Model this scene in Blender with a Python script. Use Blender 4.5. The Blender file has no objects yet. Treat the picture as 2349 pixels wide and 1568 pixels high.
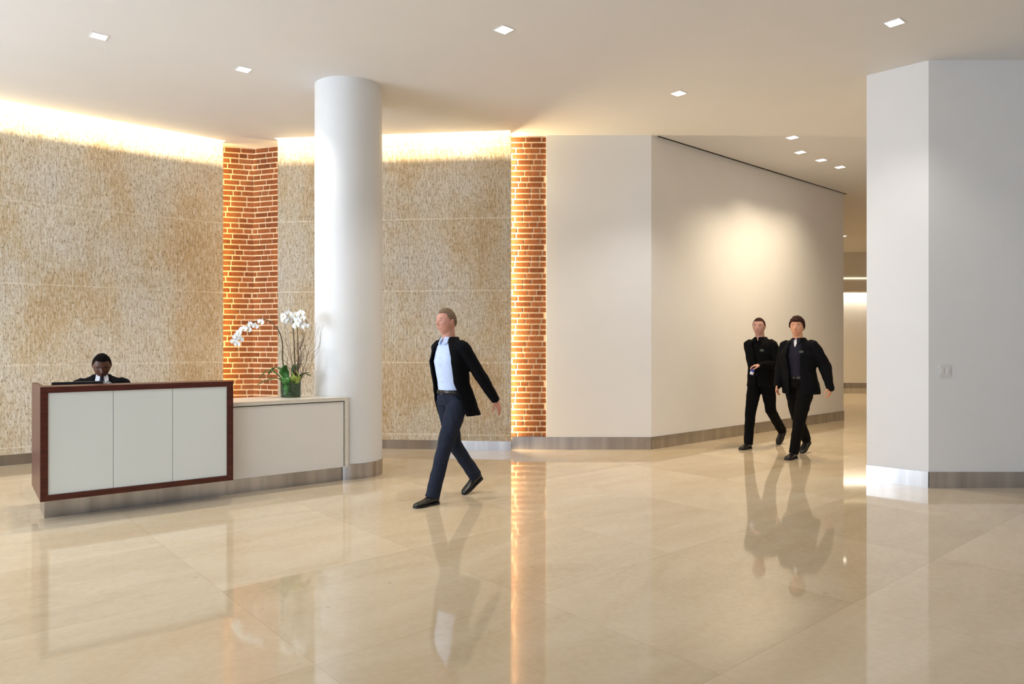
import bpy, bmesh, math, random
from mathutils import Vector, Matrix, noise
from mathutils.geometry import tessellate_polygon
random.seed(7)
PI = math.pi
SC = bpy.context.scene
COL = SC.collection
# ---------------------------------------------------------------- camera, world, exposure, large lights
F_PX, CX, HY, EYE = 1626.0, 1174.5, 787.0, 1.48
cam_d = bpy.data.cameras.new('camera'); cam = bpy.data.objects.new('camera', cam_d); COL.objects.link(cam)
cam_d.sensor_width = 36; cam_d.lens = 36 * F_PX / 2349; cam_d.shift_y = (HY - 784) / 2349
cam_d.clip_end = 200
cam.location = (0, 0, EYE); cam.rotation_euler = (PI / 2, 0, 0)
SC.camera = cam
SC.view_settings.view_transform = 'Standard'; SC.view_settings.look = 'None'
SC.view_settings.gamma = 1; SC.view_settings.use_curve_mapping = False
SC.view_settings.exposure = 0.2
w = bpy.data.worlds.new('world'); SC.world = w; w.use_nodes = True
w.node_tree.nodes['Background'].inputs[0].default_value = (.72, .84, 1, 1)
w.node_tree.nodes['Background'].inputs[1].default_value = 1.0

def area(name, loc, target, sx, sy, power, color, spread=PI):
    l = bpy.data.lights.new(name, 'AREA'); l.shape = 'RECTANGLE'; l.size = sx; l.size_y = sy
    l.energy = power; l.color = color; l.spread = spread
    o = bpy.data.objects.new(name, l); COL.objects.link(o); o.location = loc
    o.rotation_euler = (Vector(target) - Vector(loc)).to_track_quat('-Z', 'Y').to_euler()
    return o

DAY = (.71, .84, 1.0)
WARM = (1.0, .80, .52)
# daylight through the glazed fronts behind the camera and on the left
area('daylight_back', (-5.8, -7.7, 1.7), (-3.0, 10, 8.0), 7.0, 2.8, 180, DAY)
area('daylight_left', (-9.6, 2.2, 1.7), (8, 2.2, 7.2), 5.2, 2.8, 640, DAY)

# ---------------------------------------------------------------- measuring
H = 4.38
def P(x, p):
    """point on the plan that shows at image column x where one metre is p pixels"""
    return Vector(((x - CX) / p, F_PX / p))
def vp(x, x0, p0, v):
    return p0 * (v - x) / (v - x0)
VB = 3070.0
dB = Vector(((VB - CX) / F_PX, 1)).normalized()

# ---------------------------------------------------------------- materials
def mat(name, color, rough=.6, metal=0, spec=.5, **kw):
    m = bpy.data.materials.new(name); m.use_nodes = True
    b = m.node_tree.nodes['Principled BSDF']
    b.inputs['Base Color'].default_value = (*color, 1)
    b.inputs['Roughness'].default_value = rough; b.inputs['Metallic'].default_value = metal
    b.inputs['Specular IOR Level'].default_value = spec
    for k, v in kw.items():
        b.inputs[k.replace('_', ' ')].default_value = v
    return m
class NT:
    def __init__(s, m): s.t = m.node_tree; s.b = s.t.nodes['Principled BSDF']
    def n(s, kind, **kw):
        o = s.t.nodes.new(kind)
        for k, v in kw.items():
            if k.startswith('i_'):
                key = k[2:]
                o.inputs[int(key) if key.isdigit() else key.replace('_', ' ')].default_value = v
            else: setattr(o, k, v)
        return o
    def l(s, a, b): s.t.links.new(a, b)
    def ramp(s, src, stops):
        r = s.n('ShaderNodeValToRGB'); e = r.color_ramp.elements
        while len(e) < len(stops): e.new(.5)
        for i, (p, c) in enumerate(stops):
            e[i].position = p; e[i].color = (*c, 1) if len(c) == 3 else c
        s.l(src, r.inputs[0]); return r.outputs[0]
    def mix(s, fac, a, b, mode='MIX'):
        m = s.n('ShaderNodeMix', data_type='RGBA', blend_type=mode)
        for v, i in ((fac, 0), (a, 6), (b, 7)):
            if hasattr(v, 'links'): s.l(v, m.inputs[i])
            else: m.inputs[i].default_value = v if i == 0 else (*v, 1)
        return m.outputs[2]
    def bump(s, h, strength, dist):
        b = s.n('ShaderNodeBump', i_Strength=strength, i_Distance=dist)
        s.l(h, b.inputs['Height']); s.l(b.outputs[0], s.b.inputs['Normal']); return b

def soft_mat(name, color, rough=.6, var=.06, scale=8, bump=.0, metal=0, spec=.4, stretch=(1, 1, 1)):
    m = mat(name, color, rough, metal, spec); t = NT(m)
    tc = t.n('ShaderNodeTexCoord'); mp = t.n('ShaderNodeMapping'); mp.inputs['Scale'].default_value = stretch
    t.l(tc.outputs['Object'], mp.inputs[0])
    nz = t.n('ShaderNodeTexNoise', i_Scale=scale, i_Detail=6.0); t.l(mp.outputs[0], nz.inputs['Vector'])
    lo = tuple(c * (1 - var) for c in color); hi = tuple(min(1, c * (1 + var)) for c in color)
    t.l(t.ramp(nz.outputs[0], [(.3, lo), (.7, hi)]), t.b.inputs['Base Color'])
    if bump: t.bump(nz.outputs[0], .5, bump)
    return m
M = {}
M['paint'] = soft_mat('white_wall_paint', (.79, .775, .765), .55, .01, 3, .0004)
M['ceil'] = soft_mat('ceiling_paint', (.78, .76, .745), .8, .01, 2)
M['column'] = soft_mat('column_paint', (.76, .76, .76), .45, .01, 2)
M['steel'] = soft_mat('brushed_steel', (.44, .415, .40), .25, .22, 7, 0, 1, .5, (1, 1, .05))
M['dark'] = mat('dark_recess', (.02, .018, .015), .8)
M['white_panel'] = soft_mat('cream_lacquer', (.80, .775, .74), .35, .01, 3)
M['counter_stone'] = soft_mat('cream_stone_top', (.74, .69, .60), .25, .05, 20)
M['glass_panel'] = mat('back_painted_glass', (.76, .81, .80), .12, 0, .6, Coat_Weight=.5, Coat_Roughness=.02)
M['plate'] = mat('switch_plastic', (.74, .71, .69), .35)
M['bulb'] = mat('lamp_diffuser', (1, 1, 1), .4, Emission_Color=(1, .93, .80, 1), Emission_Strength=14.0)
M['warmbulb'] = mat('warm_strip_diffuser', (1, 1, 1), .4, Emission_Color=(1, .82, .50, 1), Emission_Strength=1.4)

def m_wood():
    m = mat('dark_cherry_wood', (.09, .02, .01), .3, 0, .35); t = NT(m)
    tc = t.n('ShaderNodeTexCoord'); mp = t.n('ShaderNodeMapping'); mp.inputs['Scale'].default_value = (1.2, 12, 12)
    t.l(tc.outputs['Object'], mp.inputs[0])
    nz = t.n('ShaderNodeTexNoise', i_Scale=4.0, i_Detail=8.0, i_Distortion=.6); t.l(mp.outputs[0], nz.inputs['Vector'])
    t.l(t.ramp(nz.outputs[0], [(.3, (.052, .010, .006)), (.7, (.105, .024, .013))]), t.b.inputs['Base Color'])
    return m
M['wood'] = m_wood()

def m_floor():
    m = mat('polished_limestone', (.6, .48, .33), .07, 0, .5); t = NT(m)
    tc = t.n('ShaderNodeTexCoord'); sep = t.n('ShaderNodeSeparateXYZ'); t.l(tc.outputs['Object'], sep.inputs[0])
    def cell(out, size, off):
        a = t.n('ShaderNodeMath', operation='SUBTRACT', i_1=off); t.l(out, a.inputs[0])
        d = t.n('ShaderNodeMath', operation='DIVIDE', i_1=size); t.l(a.outputs[0], d.inputs[0])
        f = t.n('ShaderNodeMath', operation='FLOOR'); t.l(d.outputs[0], f.inputs[0])
        r = t.n('ShaderNodeMath', operation='FRACT'); t.l(d.outputs[0], r.inputs[0])
        c = t.n('ShaderNodeMath', operation='SUBTRACT', i_1=.5); t.l(r.outputs[0], c.inputs[0])
        ab = t.n('ShaderNodeMath', operation='ABSOLUTE'); t.l(c.outputs[0], ab.inputs[0])
        g = t.n('ShaderNodeMath', operation='GREATER_THAN', i_1=.5 - .0022 / size); t.l(ab.outputs[0], g.inputs[0])
        return f.outputs[0], g.outputs[0]
    fu, gu = cell(sep.outputs[0], 1.33, 4.10 - 1.33 * 20)
    fv, gv = cell(sep.outputs[1], 1.27, .53 - 1.27 * 20)
    cb = t.n('ShaderNodeCombineXYZ'); t.l(fu, cb.inputs[0]); t.l(fv, cb.inputs[1])
    wn = t.n('ShaderNodeTexWhiteNoise', noise_dimensions='3D'); t.l(cb.outputs[0], wn.inputs['Vector'])
    # veining shifted from slab to slab
    va = t.n('ShaderNodeVectorMath', operation='MULTIPLY'); t.l(wn.outputs['Color'], va.inputs[0]); va.inputs[1].default_value = (30, 30, 30)
    vb = t.n('ShaderNodeVectorMath', operation='ADD'); t.l(tc.outputs['Object'], vb.inputs[0]); t.l(va.outputs[0], vb.inputs[1])
    mp = t.n('ShaderNodeMapping'); mp.inputs['Scale'].default_value = (.45, 1.3, 1); t.l(vb.outputs[0], mp.inputs[0])
    n1 = t.n('ShaderNodeTexNoise', i_Scale=1.3, i_Detail=9.0, i_Roughness=.62, i_Distortion=.9); t.l(mp.outputs[0], n1.inputs['Vector'])
    n2 = t.n('ShaderNodeTexNoise', i_Scale=26.0, i_Detail=4.0); t.l(vb.outputs[0], n2.inputs['Vector'])
    c1 = t.ramp(n1.outputs[0], [(.30, (.60, .475, .315)), (.52, (.66, .54, .375)), (.70, (.71, .60, .44))])
    c2 = t.mix(.10, c1, t.ramp(n2.outputs[0], [(.35, (.42, .30, .17)), (.65, (.75, .62, .46))]))
    tone = t.ramp(wn.outputs['Value'], [(0, (.90, .89, .865)), (1, (1.05, 1.05, 1.06))])
    c3 = t.mix(1.0, c2, tone, 'MULTIPLY')
    # a few small fossil specks
    v = t.n('ShaderNodeTexVoronoi', i_Scale=3.2); t.l(vb.outputs[0], v.inputs['Vector'])
    sp = t.ramp(v.outputs['Distance'], [(.0, (1, 1, 1)), (.035, (1, 1, 1)), (.05, (0, 0, 0))])
    sf = t.n('ShaderNodeMath', operation='MULTIPLY', i_1=.28); t.l(sp, sf.inputs[0])
    c4 = t.mix(sf.outputs[0], c3, (.30, .19, .10))
    mx = t.n('ShaderNodeMath', operation='MAXIMUM'); t.l(gu, mx.inputs[0]); t.l(gv, mx.inputs[1])
    mf = t.n('ShaderNodeMath', operation='MULTIPLY', i_1=.35); t.l(mx.outputs[0], mf.inputs[0])
    t.l(t.mix(mf.outputs[0], c4, (.38, .27, .16)), t.b.inputs['Base Color'])
    rr = t.n('ShaderNodeMapRange', i_3=.03, i_4=.07); t.l(n1.outputs[0], rr.inputs[0]); t.l(rr.outputs[0], t.b.inputs['Roughness'])
    t.b.inputs['IOR'].default_value = 1.55
    return m
M['floor'] = m_floor()

def m_stone():
    m = mat('bush_hammered_shellstone', (.6, .5, .36), .9, 0, .2); t = NT(m)
    tc = t.n('ShaderNodeTexCoord')
    def noi(scale, stretch, detail=5.0, rough=.6, dist=0.0):
        mp = t.n('ShaderNodeMapping'); mp.inputs['Scale'].default_value = stretch; t.l(tc.outputs['Object'], mp.inputs[0])
        n = t.n('ShaderNodeTexNoise', i_Scale=scale, i_Detail=detail, i_Roughness=rough, i_Distortion=dist)
        t.l(mp.outputs[0], n.inputs['Vector']); return n.outputs[0]
    grooves = noi(40, (1.0, 1, .22), 4.0, .7, .3)
    pits = noi(52, (1.0, 1, .42), 4.0, .8)
    blot = noi(3.2, (1.0, 1, .5), 6.0, .7)
    big = noi(.75, (1.5, 1, .8), 4.0, .6)
    c = t.ramp(big, [(.30, (.76, .70, .60)), (.47, (.75, .65, .50)), (.57, (.71, .55, .35)), (.70, (.61, .42, .22))])
    c = t.mix(t.ramp(blot, [(.52, (0, 0, 0)), (.68, (.55, .55, .55))]), c, (.56, .38, .19))
    c = t.mix(t.ramp(grooves, [(.34, (.5, .5, .5)), (.50, (0, 0, 0))]), c, (.40, .29, .17))
    c = t.mix(t.ramp(grooves, [(.50, (0, 0, 0)), (.64, (.6, .6, .6))]), c, (.90, .85, .75))
    c = t.mix(t.ramp(pits, [(.38, (.9, .9, .9)), (.46, (0, 0, 0))]), c, (.30, .19, .09))
    c = t.mix(t.ramp(pits, [(.56, (0, 0, 0)), (.72, (.7, .7, .7))]), c, (.76, .69, .58))
    # pale joints between the courses and between blocks
    sep = t.n('ShaderNodeSeparateXYZ'); t.l(tc.outputs['Object'], sep.inputs[0])
    def joint(out, size, off, wd):
        a = t.n('ShaderNodeMath', operation='SUBTRACT', i_1=off); t.l(out, a.inputs[0])
        d = t.n('ShaderNodeMath', operation='DIVIDE', i_1=size); t.l(a.outputs[0], d.inputs[0])
        r = t.n('ShaderNodeMath', operation='FRACT'); t.l(d.outputs[0], r.inputs[0])
        g = t.n('ShaderNodeMath', operation='LESS_THAN', i_1=wd / size); t.l(r.outputs[0], g.inputs[0]); return g.outputs[0]
    jz = joint(sep.outputs[2], 1.0, .20, .022); jx = joint(sep.outputs[0], 1.55, .16, .012)
    mx = t.n('ShaderNodeMath', operation='MAXIMUM'); t.l(jz, mx.inputs[0]); t.l(jx, mx.inputs[1])
    mf = t.n('ShaderNodeMath', operation='MULTIPLY', i_1=.3); t.l(mx.outputs[0], mf.inputs[0])
    t.l(t.mix(mf.outputs[0], c, (.70, .62, .50)), t.b.inputs['Base Color'])
    s = t.n('ShaderNodeMath', operation='ADD'); t.l(grooves, s.inputs[0])
    pm = t.n('ShaderNodeMath', operation='MULTIPLY', i_1=.8); t.l(pits, pm.inputs[0]); t.l(pm.outputs[0], s.inputs[1])
    inv = t.n('ShaderNodeMath', operation='SUBTRACT', i_0=1.0); t.l(mx.outputs[0], inv.inputs[1])
    s2 = t.n('ShaderNodeMath', operation='MULTIPLY'); t.l(s.outputs[0], s2.inputs[0]); t.l(inv.outputs[0], s2.inputs[1])
    t.bump(s2.outputs[0], 1.0, .022)
    return m
M['stone'] = m_stone()

def m_brick():
    m = mat('fired_orange_brick', (.4, .15, .06), .85, 0, .2); t = NT(m)
    at = t.n('ShaderNodeAttribute', attribute_name='tone')
    tc = t.n('ShaderNodeTexCoord'); nz = t.n('ShaderNodeTexNoise', i_Scale=45.0, i_Detail=5.0); t.l(tc.outputs['Object'], nz.inputs['Vector'])
    c = t.ramp(at.outputs['Fac'], [(0, (.12, .036, .014)), (.45, (.18, .058, .021)), (.8, (.24, .082, .032)), (1, (.19, .085, .04))])
    t.l(t.mix(.35, c, t.ramp(nz.outputs[0], [(.3, (.08, .028, .014)), (.7, (.30, .115, .05))])), t.b.inputs['Base Color'])
    t.bump(nz.outputs[0], .5, .006)
    return m
M['brick'] = m_brick()
M['mortar'] = soft_mat('pale_mortar', (.66, .50, .36), .9, .1, 40, .003)

def mskin(name, c, lip, brow):
    """skin; the vertex attribute face_co holds the position on the head, so lips and brows stay put"""
    m = mat(name, c, .5, 0, .35, Subsurface_Weight=.08, Subsurface_Radius=(.02, .008, .004)); t = NT(m)
    at = t.n('ShaderNodeAttribute', attribute_name='face_co'); sep = t.n('ShaderNodeSeparateXYZ'); t.l(at.outputs['Vector'], sep.inputs[0])
    def op(k, a, b=0.0):
        o = t.n('ShaderNodeMath', operation=k)
        for v, i in ((a, 0), (b, 1)):
            if hasattr(v, 'links'): t.l(v, o.inputs[i])
            else: o.inputs[i].default_value = v
        return o.outputs[0]
    X, Y, Z = sep.outputs; ay = op('ABSOLUTE', Y); front = op('GREATER_THAN', X, .06)
    def blob(cy, cz, wy, wz, tilt=0.0):
        dy = op('DIVIDE', op('SUBTRACT', ay, cy), wy); zz = op('ADD', op('SUBTRACT', Z, cz), op('MULTIPLY', op('SUBTRACT', ay, cy), tilt))
        d = op('ADD', op('MULTIPLY', dy, dy), op('POWER', op('ABSOLUTE', op('DIVIDE', zz, wz)), 2.0))
        r = t.n('ShaderNodeMapRange', i_1=1.25, i_2=.7, i_3=0.0, i_4=1.0); t.l(d, r.inputs[0]); return op('MULTIPLY', r.outputs[0], front)
    nz = t.n('ShaderNodeTexNoise', i_Scale=35.0, i_Detail=3.0); t.l(at.outputs['Vector'], nz.inputs['Vector'])
    col_ = t.ramp(nz.outputs[0], [(.35, tuple(v * .9 for v in c)), (.65, tuple(min(1, v * 1.07) for v in c))])
    col_ = t.mix(op('MULTIPLY', blob(0, -.0625, .0240, .0078, -.03), .6), col_, lip)
    col_ = t.mix(op('MULTIPLY', blob(.031, .031, .0165, .0042, .14), .8), col_, brow)
    t.l(col_, t.b.inputs['Base Color'])
    return m
M['eyewhite'] = mat('eye_white', (.50, .44, .42), .3); M['iris'] = mat('iris', (.03, .018, .012), .15)
def cloth(name, c, scale=60, b=.0015, var=.12): return soft_mat(name, c, .9, var, scale, b, 0, .1)
M['black_cloth'] = cloth('black_wool', (.0045, .0045, .0058)); M['black_warm'] = cloth('black_twill', (.0038, .0034, .0034))
M['navy_trouser'] = cloth('charcoal_blue_wool', (.022, .026, .042)); M['blue_shirt'] = cloth('pale_blue_cotton', (.58, .68, .92), 50, .001, .02)
M['white_shirt'] = cloth('white_cotton', (.80, .80, .84), 50, .001, .02); M['plum_shirt'] = cloth('dark_slate_cotton', (.020, .018, .030))
M['leather'] = mat('black_leather', (.008, .007, .006), .28); M['sole'] = mat('rubber_sole', (.012, .01, .009), .7)
M['hair_grey'] = soft_mat('greying_brown_hair', (.17, .115, .075), .85, .4, 90, .003, 0, .1)
M['hair_dark'] = soft_mat('dark_brown_hair', (.032, .011, .008), .8, .4, 90, .003, 0, .15)
M['hair_black'] = soft_mat('black_cropped_hair', (.006, .005, .004), .95, .4, 160, .003, 0, .05)
M['emblem'] = mat('grey_green_embroidery', (.05, .065, .05), .8)
M['cup'] = mat('blue_paper', (.05, .06, .34), .5); M['cup_white'] = mat('white_paper', (.78, .78, .86), .5)
M['leaf'] = soft_mat('orchid_leaf', (.035, .14, .02), .3, .35, 9); M['leaf_y'] = soft_mat('yellow_green_leaf', (.35, .45, .08), .35, .2, 9)
M['stem'] = soft_mat('olive_stem', (.10, .075, .035), .6, .3, 30); M['petal'] = mat('white_petal', (.86, .85, .84), .5, 0, .3, Subsurface_Weight=.2)
M['petal_lip'] = mat('yellow_orchid_lip', (.70, .52, .16), .5); M['twig'] = soft_mat('brown_curly_twig', (.12, .08, .05), .8, .3, 30)
M['vase'] = mat('green_tinted_glass', (.45, .68, .38), .03, 0, .5, Transmission_Weight=.92, IOR=1.35)
M['moss'] = soft_mat('dark_moss', (.016, .04, .007), .95, .5, 30, .01)
M['plastic_black'] = mat('black_plastic', (.014, .014, .017), .35); M['screen'] = mat('monitor_screen', (.02, .02, .03), .1, Emission_Color=(.35, .4, .75, 1), Emission_Strength=.5)
M['chairfab'] = cloth('dark_grey_upholstery', (.03, .03, .033))

# ---------------------------------------------------------------- object helpers
def link_mesh(name, me, m=None, parent=None):
    o = bpy.data.objects.new(name, me); COL.objects.link(o)
    for x in (m if isinstance(m, (list, tuple)) else [m] if m else []): me.materials.append(x)
    if parent: o.parent = parent
    return o
def obj(name, bm, m, parent=None, smooth=False, matrix=None):
    me = bpy.data.meshes.new(name)
    bmesh.ops.recalc_face_normals(bm, faces=bm.faces)
    bm.to_mesh(me); bm.free()
    if smooth: me.polygons.foreach_set('use_smooth', [True] * len(me.polygons))
    o = link_mesh(name, me, m, parent)
    if matrix: o.matrix_local = matrix
    return o
def struct(o): o['kind'] = 'structure'; return o
def tag(o, label, cat, group=None):
    o['label'] = label; o['category'] = cat
    if group: o['group'] = group
    return o
def empty(name, loc, rz=0):
    o = bpy.data.objects.new(name, None); COL.objects.link(o); o.location = loc; o.rotation_euler = (0, 0, rz)
    o.empty_display_size = .1
    return o
def box(bm, x0, x1, y0, y1, z0, z1, bev=0):
    vs = [bm.verts.new((x, y, z)) for z in (z0, z1) for x, y in ((x0, y0), (x1, y0), (x1, y1), (x0, y1))]
    fs = [bm.faces.new([vs[i] for i in f]) for f in ((3, 2, 1, 0), (4, 5, 6, 7), (0, 1, 5, 4), (1, 2, 6, 5), (2, 3, 7, 6), (3, 0, 4, 7))]
    if bev:
        es = list({e for f in fs for e in f.edges})
        bmesh.ops.bevel(bm, geom=es, offset=bev, segments=2, affect='EDGES', profile=.5)
    return bm
def prism(bm, pts, z0, z1):
    lo = [bm.verts.new((p[0], p[1], z0)) for p in pts]; hi = [bm.verts.new((p[0], p[1], z1)) for p in pts]
    n = len(pts)
    bm.faces.new(lo[::-1]); bm.faces.new(hi)
    for i in range(n): bm.faces.new((lo[i], lo[(i + 1) % n], hi[(i + 1) % n], hi[i]))
    return bm
def B(): return bmesh.new()
def lathe(bm, prof, seg=48, c=(0, 0)):
    rings = []
    for r, z in prof:
        if r < 1e-6: rings.append([bm.verts.new((c[0], c[1], z))])
        else: rings.append([bm.verts.new((c[0] + r * math.cos(2 * PI * i / seg), c[1] + r * math.sin(2 * PI * i / seg), z)) for i in range(seg)])
    for a, b in zip(rings, rings[1:]):
        for i in range(seg):
            j = (i + 1) % seg
            if len(a) == 1 and len(b) == 1: continue
            if len(a) == 1: bm.faces.new((a[0], b[i], b[j]))
            elif len(b) == 1: bm.faces.new((a[i], a[j], b[0]))
            else: bm.faces.new((a[i], a[j], b[j], b[i]))
    return bm
def tube(bm, pts, rads, seg=12, up=None, round_caps=True):
    """tapered tube through pts; rads numbers or (side, front) pairs; closed rounded ends"""
    pts = [Vector(p) for p in pts]; rads = [(r, r) if not isinstance(r, tuple) else r for r in rads]
    n = len(pts); T = []
    for i in range(n):
        a = pts[max(0, i - 1)]; b = pts[min(n - 1, i + 1)]; T.append((b - a).normalized())
    if round_caps:
        r0 = min(rads[0]); r1 = min(rads[-1])
        P0 = [(pts[0] - T[0] * r0 * k, (rads[0][0] * q, rads[0][1] * q), T[0]) for k, q in ((.98, .18), (.80, .6), (.45, .89))]
        P1 = [(pts[-1] + T[-1] * r1 * k, (rads[-1][0] * q, rads[-1][1] * q), T[-1]) for k, q in ((.45, .89), (.80, .6), (.98, .18))]
    else: P0 = P1 = []
    seq = P0 + list(zip(pts, rads, T)) + P1
    u = Vector(up) if up else None
    rings = []
    for p, r, t in seq:
        if u is None:
            u = Vector((1, 0, 0)) if abs(t.x) < .8 else Vector((0, 1, 0))
        u = (u - t * u.dot(t)).normalized(); v = t.cross(u)
        rings.append([bm.verts.new(p + u * r[0] * math.cos(2 * PI * k / seg) + v * r[1] * math.sin(2 * PI * k / seg)) for k in range(seg)])
    for a, b in zip(rings, rings[1:]):
        for k in range(seg): bm.faces.new((a[k], a[(k + 1) % seg], b[(k + 1) % seg], b[k]))
    bm.faces.new(rings[0][::-1]); bm.faces.new(rings[-1])
    return bm
def ball(bm, c, r, seg=20):
    r = r if isinstance(r, tuple) else (r, r, r)
    mtx = Matrix.Translation(c) @ Matrix.Diagonal((*r, 1))
    bmesh.ops.create_uvsphere(bm, u_segments=seg, v_segments=seg // 2 + 2, radius=1, matrix=mtx)
def smooth_path(pts, n=5):
    pts = [Vector(p) for p in pts]; out = []
    for i in range(len(pts) - 1):
        p0 = pts[max(0, i - 1)]; p1 = pts[i]; p2 = pts[i + 1]; p3 = pts[min(len(pts) - 1, i + 2)]
        for k in range(n):
            t = k / n
            out.append(.5 * ((2 * p1) + (p2 - p0) * t + (2 * p0 - 5 * p1 + 4 * p2 - p3) * t * t + (3 * p1 - p0 - 3 * p2 + p3) * t ** 3))
    out.append(pts[-1]); return out
def frame2(a, b, z=0):
    """matrix with x along a->b on plan, y pointing away behind, origin at a"""
    d = (b - a).normalized()
    return Matrix(((d.x, -d.y, 0, a.x), (d.y, d.x, 0, a.y), (0, 0, 1, z), (0, 0, 0, 1)))

# ---------------------------------------------------------------- the setting
ang = math.atan2(dB.y, dB.x)
fl = B(); c, s = math.cos(-ang), math.sin(-ang)
prism(fl, [(x * c - y * s, x * s + y * c) for x, y in ((-14, -9), (26, -9), (26, 26), (-14, 26))], -.12, 0)
floor = struct(obj('floor', fl, M['floor'])); floor.rotation_euler = (0, 0, ang)

# stone wall planes
SL0, SL1 = P(0, 190.6), P(512, vp(512, 0, 190.6, VB)); dS = (SL1 - SL0).normalized()
SLa = SL0 - dS * 5.2
SR0, SR1 = P(637, 160.6), P(1172, 166.6); dR = (SR1 - SR0).normalized()
nS = Vector((dS.y, -dS.x)); nR = Vector((dR.y, -dR.x))      # towards the room
TH = .035
def wall_slab(name, a, b, z0, z1, th, m):
    L = (b - a).length
    return struct(obj(name, box(B(), 0, L, 0, th, z0, z1), m, matrix=frame2(a, b)))
wall_slab('wall_left', SLa, SL1, .13, 4.86, TH, M['stone'])
wall_slab('wall_front_left', SR0, SR1, .13, 4.86, TH, M['stone'])
def base(name, a, b, th=.03, h=.13, off=.015, m=None):
    L = (b - a).length
    return struct(obj(name, box(B(), 0, L, off, off + th, 0, h - .001, 0), m or M['steel'], matrix=frame2(a, b)))
base('baseboard_left', SLa, SL1); base('baseboard_front_left', SR0, SR1)

# brick linings
BL0 = P(498, 156.2); BC = P(581, 154.2); BR1 = P(655, 157.0)
def brick_wall(name, a, b, z0, z1, seed, lead=0):
    rnd = random.Random(seed); L = (b - a).length; fr = frame2(a, b)
    root = struct(obj(name, box(B(), 0, L, .0, .06, z0, z1), M['mortar'], matrix=fr))
    bm = B(); tones = []; z = z1 - .078; row = 0; ch = .0795
    while z > z0 - .06:
        x = -[0.0, .145, .03, .19][row % 4] - lead + rnd.uniform(-.01, .01)
        k = row
        while x < L:
            ln = .205 if (k % 3) else .098
            x1 = x + ln; a0, a1 = max(0, x), min(L, x1); zb = max(z, z0)
            if a1 - a0 > .02:
                n0 = len(bm.faces)
                yo = rnd.uniform(-.002, .002)
                box(bm, a0, a1, -.011 + yo, .01, zb, z + .058)
                tones += [rnd.random()] * (len(bm.faces) - n0)
            x = x1 + .020; k += 1
        z -= ch; row += 1
    me = bpy.data.meshes.new('brick_courses'); bmesh.ops.recalc_face_normals(bm, faces=bm.faces); bm.to_mesh(me); bm.free()
    at = me.attributes.new('tone', 'FLOAT', 'FACE'); at.data.foreach_set('value', tones)
    o = link_mesh('brick_courses', me, M['brick'], root)
    md = o.modifiers.new('b', 'BEVEL'); md.width = .004; md.segments = 2
    return root
brick_wall('wall_corner_left', BL0, BC, .16, H, 1)
brick_wall('wall_corner_right', BC, BR1, .16, H, 2, .07)
base('baseboard_corner_left', BL0, BC, h=.16, off=0); base('baseboard_corner_right', BC, BR1, h=.16, off=0)
WY = F_PX / 164.5
K0, K1 = Vector((P(1160, 163.6).x, WY + .05)), Vector((P(1253, 164.5).x, WY + .05))
brick_wall('wall_front_centre', K0, K1, .175, H, 3, .05)
base('baseboard_front_centre', K0, K1 - Vector((.0, 0)), h=.175, off=-.045)

# white block with the long wall down the hall
W0 = P(1253, 164.5); W1 = P(1494, 164.5); W2 = P(1935, vp(1935, 1494, 164.5, VB))
back_n = Vector((-dB.y, dB.x))
struct(obj('wall_front_right', prism(B(), [W0, W1, W2, W2 + back_n * .25, W1 + Vector((-.1, .35)), W0 + Vector((0, .35))], 0, H), M['paint']))
base('baseboard_front_right', W0 + Vector((-.0, 0)), W1, h=.175, off=-.012, th=.012)
base('baseboard_hall', W1 + Vector((.0, -.0)), W2, h=.175, off=-.012, th=.012)

# right pier and right wall
R0, R1 = P(1988, 211.7), P(2130, 223.8); RX = Vector((9.0, R1.y))
struct(obj('wall_right', prism(B(), [R0, R1, RX, RX + Vector((0, .6)), R0 + dB * 1.2 + Vector((0, .0))], 0, H), M['paint']))
base('baseboard_right_pier', R0, R1, h=.165, off=-.012, th=.012)
base('baseboard_right', R1, RX, h=.165, off=-.012, th=.012)
# hall right side, far wall, bulkhead
Hh = R0 + dB * 1.15
struct(obj('wall_hall_right', prism(B(), [Hh, Hh + dB * 26, Hh + dB * 26 + Vector((.3, -.3)), Hh + Vector((.3, -.3))], 0, H), M['paint']))
FY = F_PX / 69.6
struct(obj('wall_far', box(B(), 2, 24, FY, FY + .2, 0, H), M['paint']))
struct(obj('baseboard_far', box(B(), 2, 24, FY - .012, FY - .0005, 0, .175), M['steel']))
bulk = struct(obj('trim_1', box(B(), 2, 24, FY - .75, FY - .25, 3.12, H), M['paint']))
struct(obj('trim_2', box(B(), 2, 24, FY - .77, FY - .751, 3.53, 3.575), M['warmbulb']))
struct(obj('wall_hall_left', prism(B(), [W2 + back_n * .25, W2 + back_n * .25 + Vector((-5, 9.9)), W2 + back_n * .25 + Vector((-5.3, 9.9)), W2 + back_n * .25 + Vector((-.3, 0))], 0, H), M['paint']))
area('hall_wall_wash', (11.5, FY - .13, 3.3), (11.5, FY + .12, 1.2), 9, .12, 110, (1, .88, .68))

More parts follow.
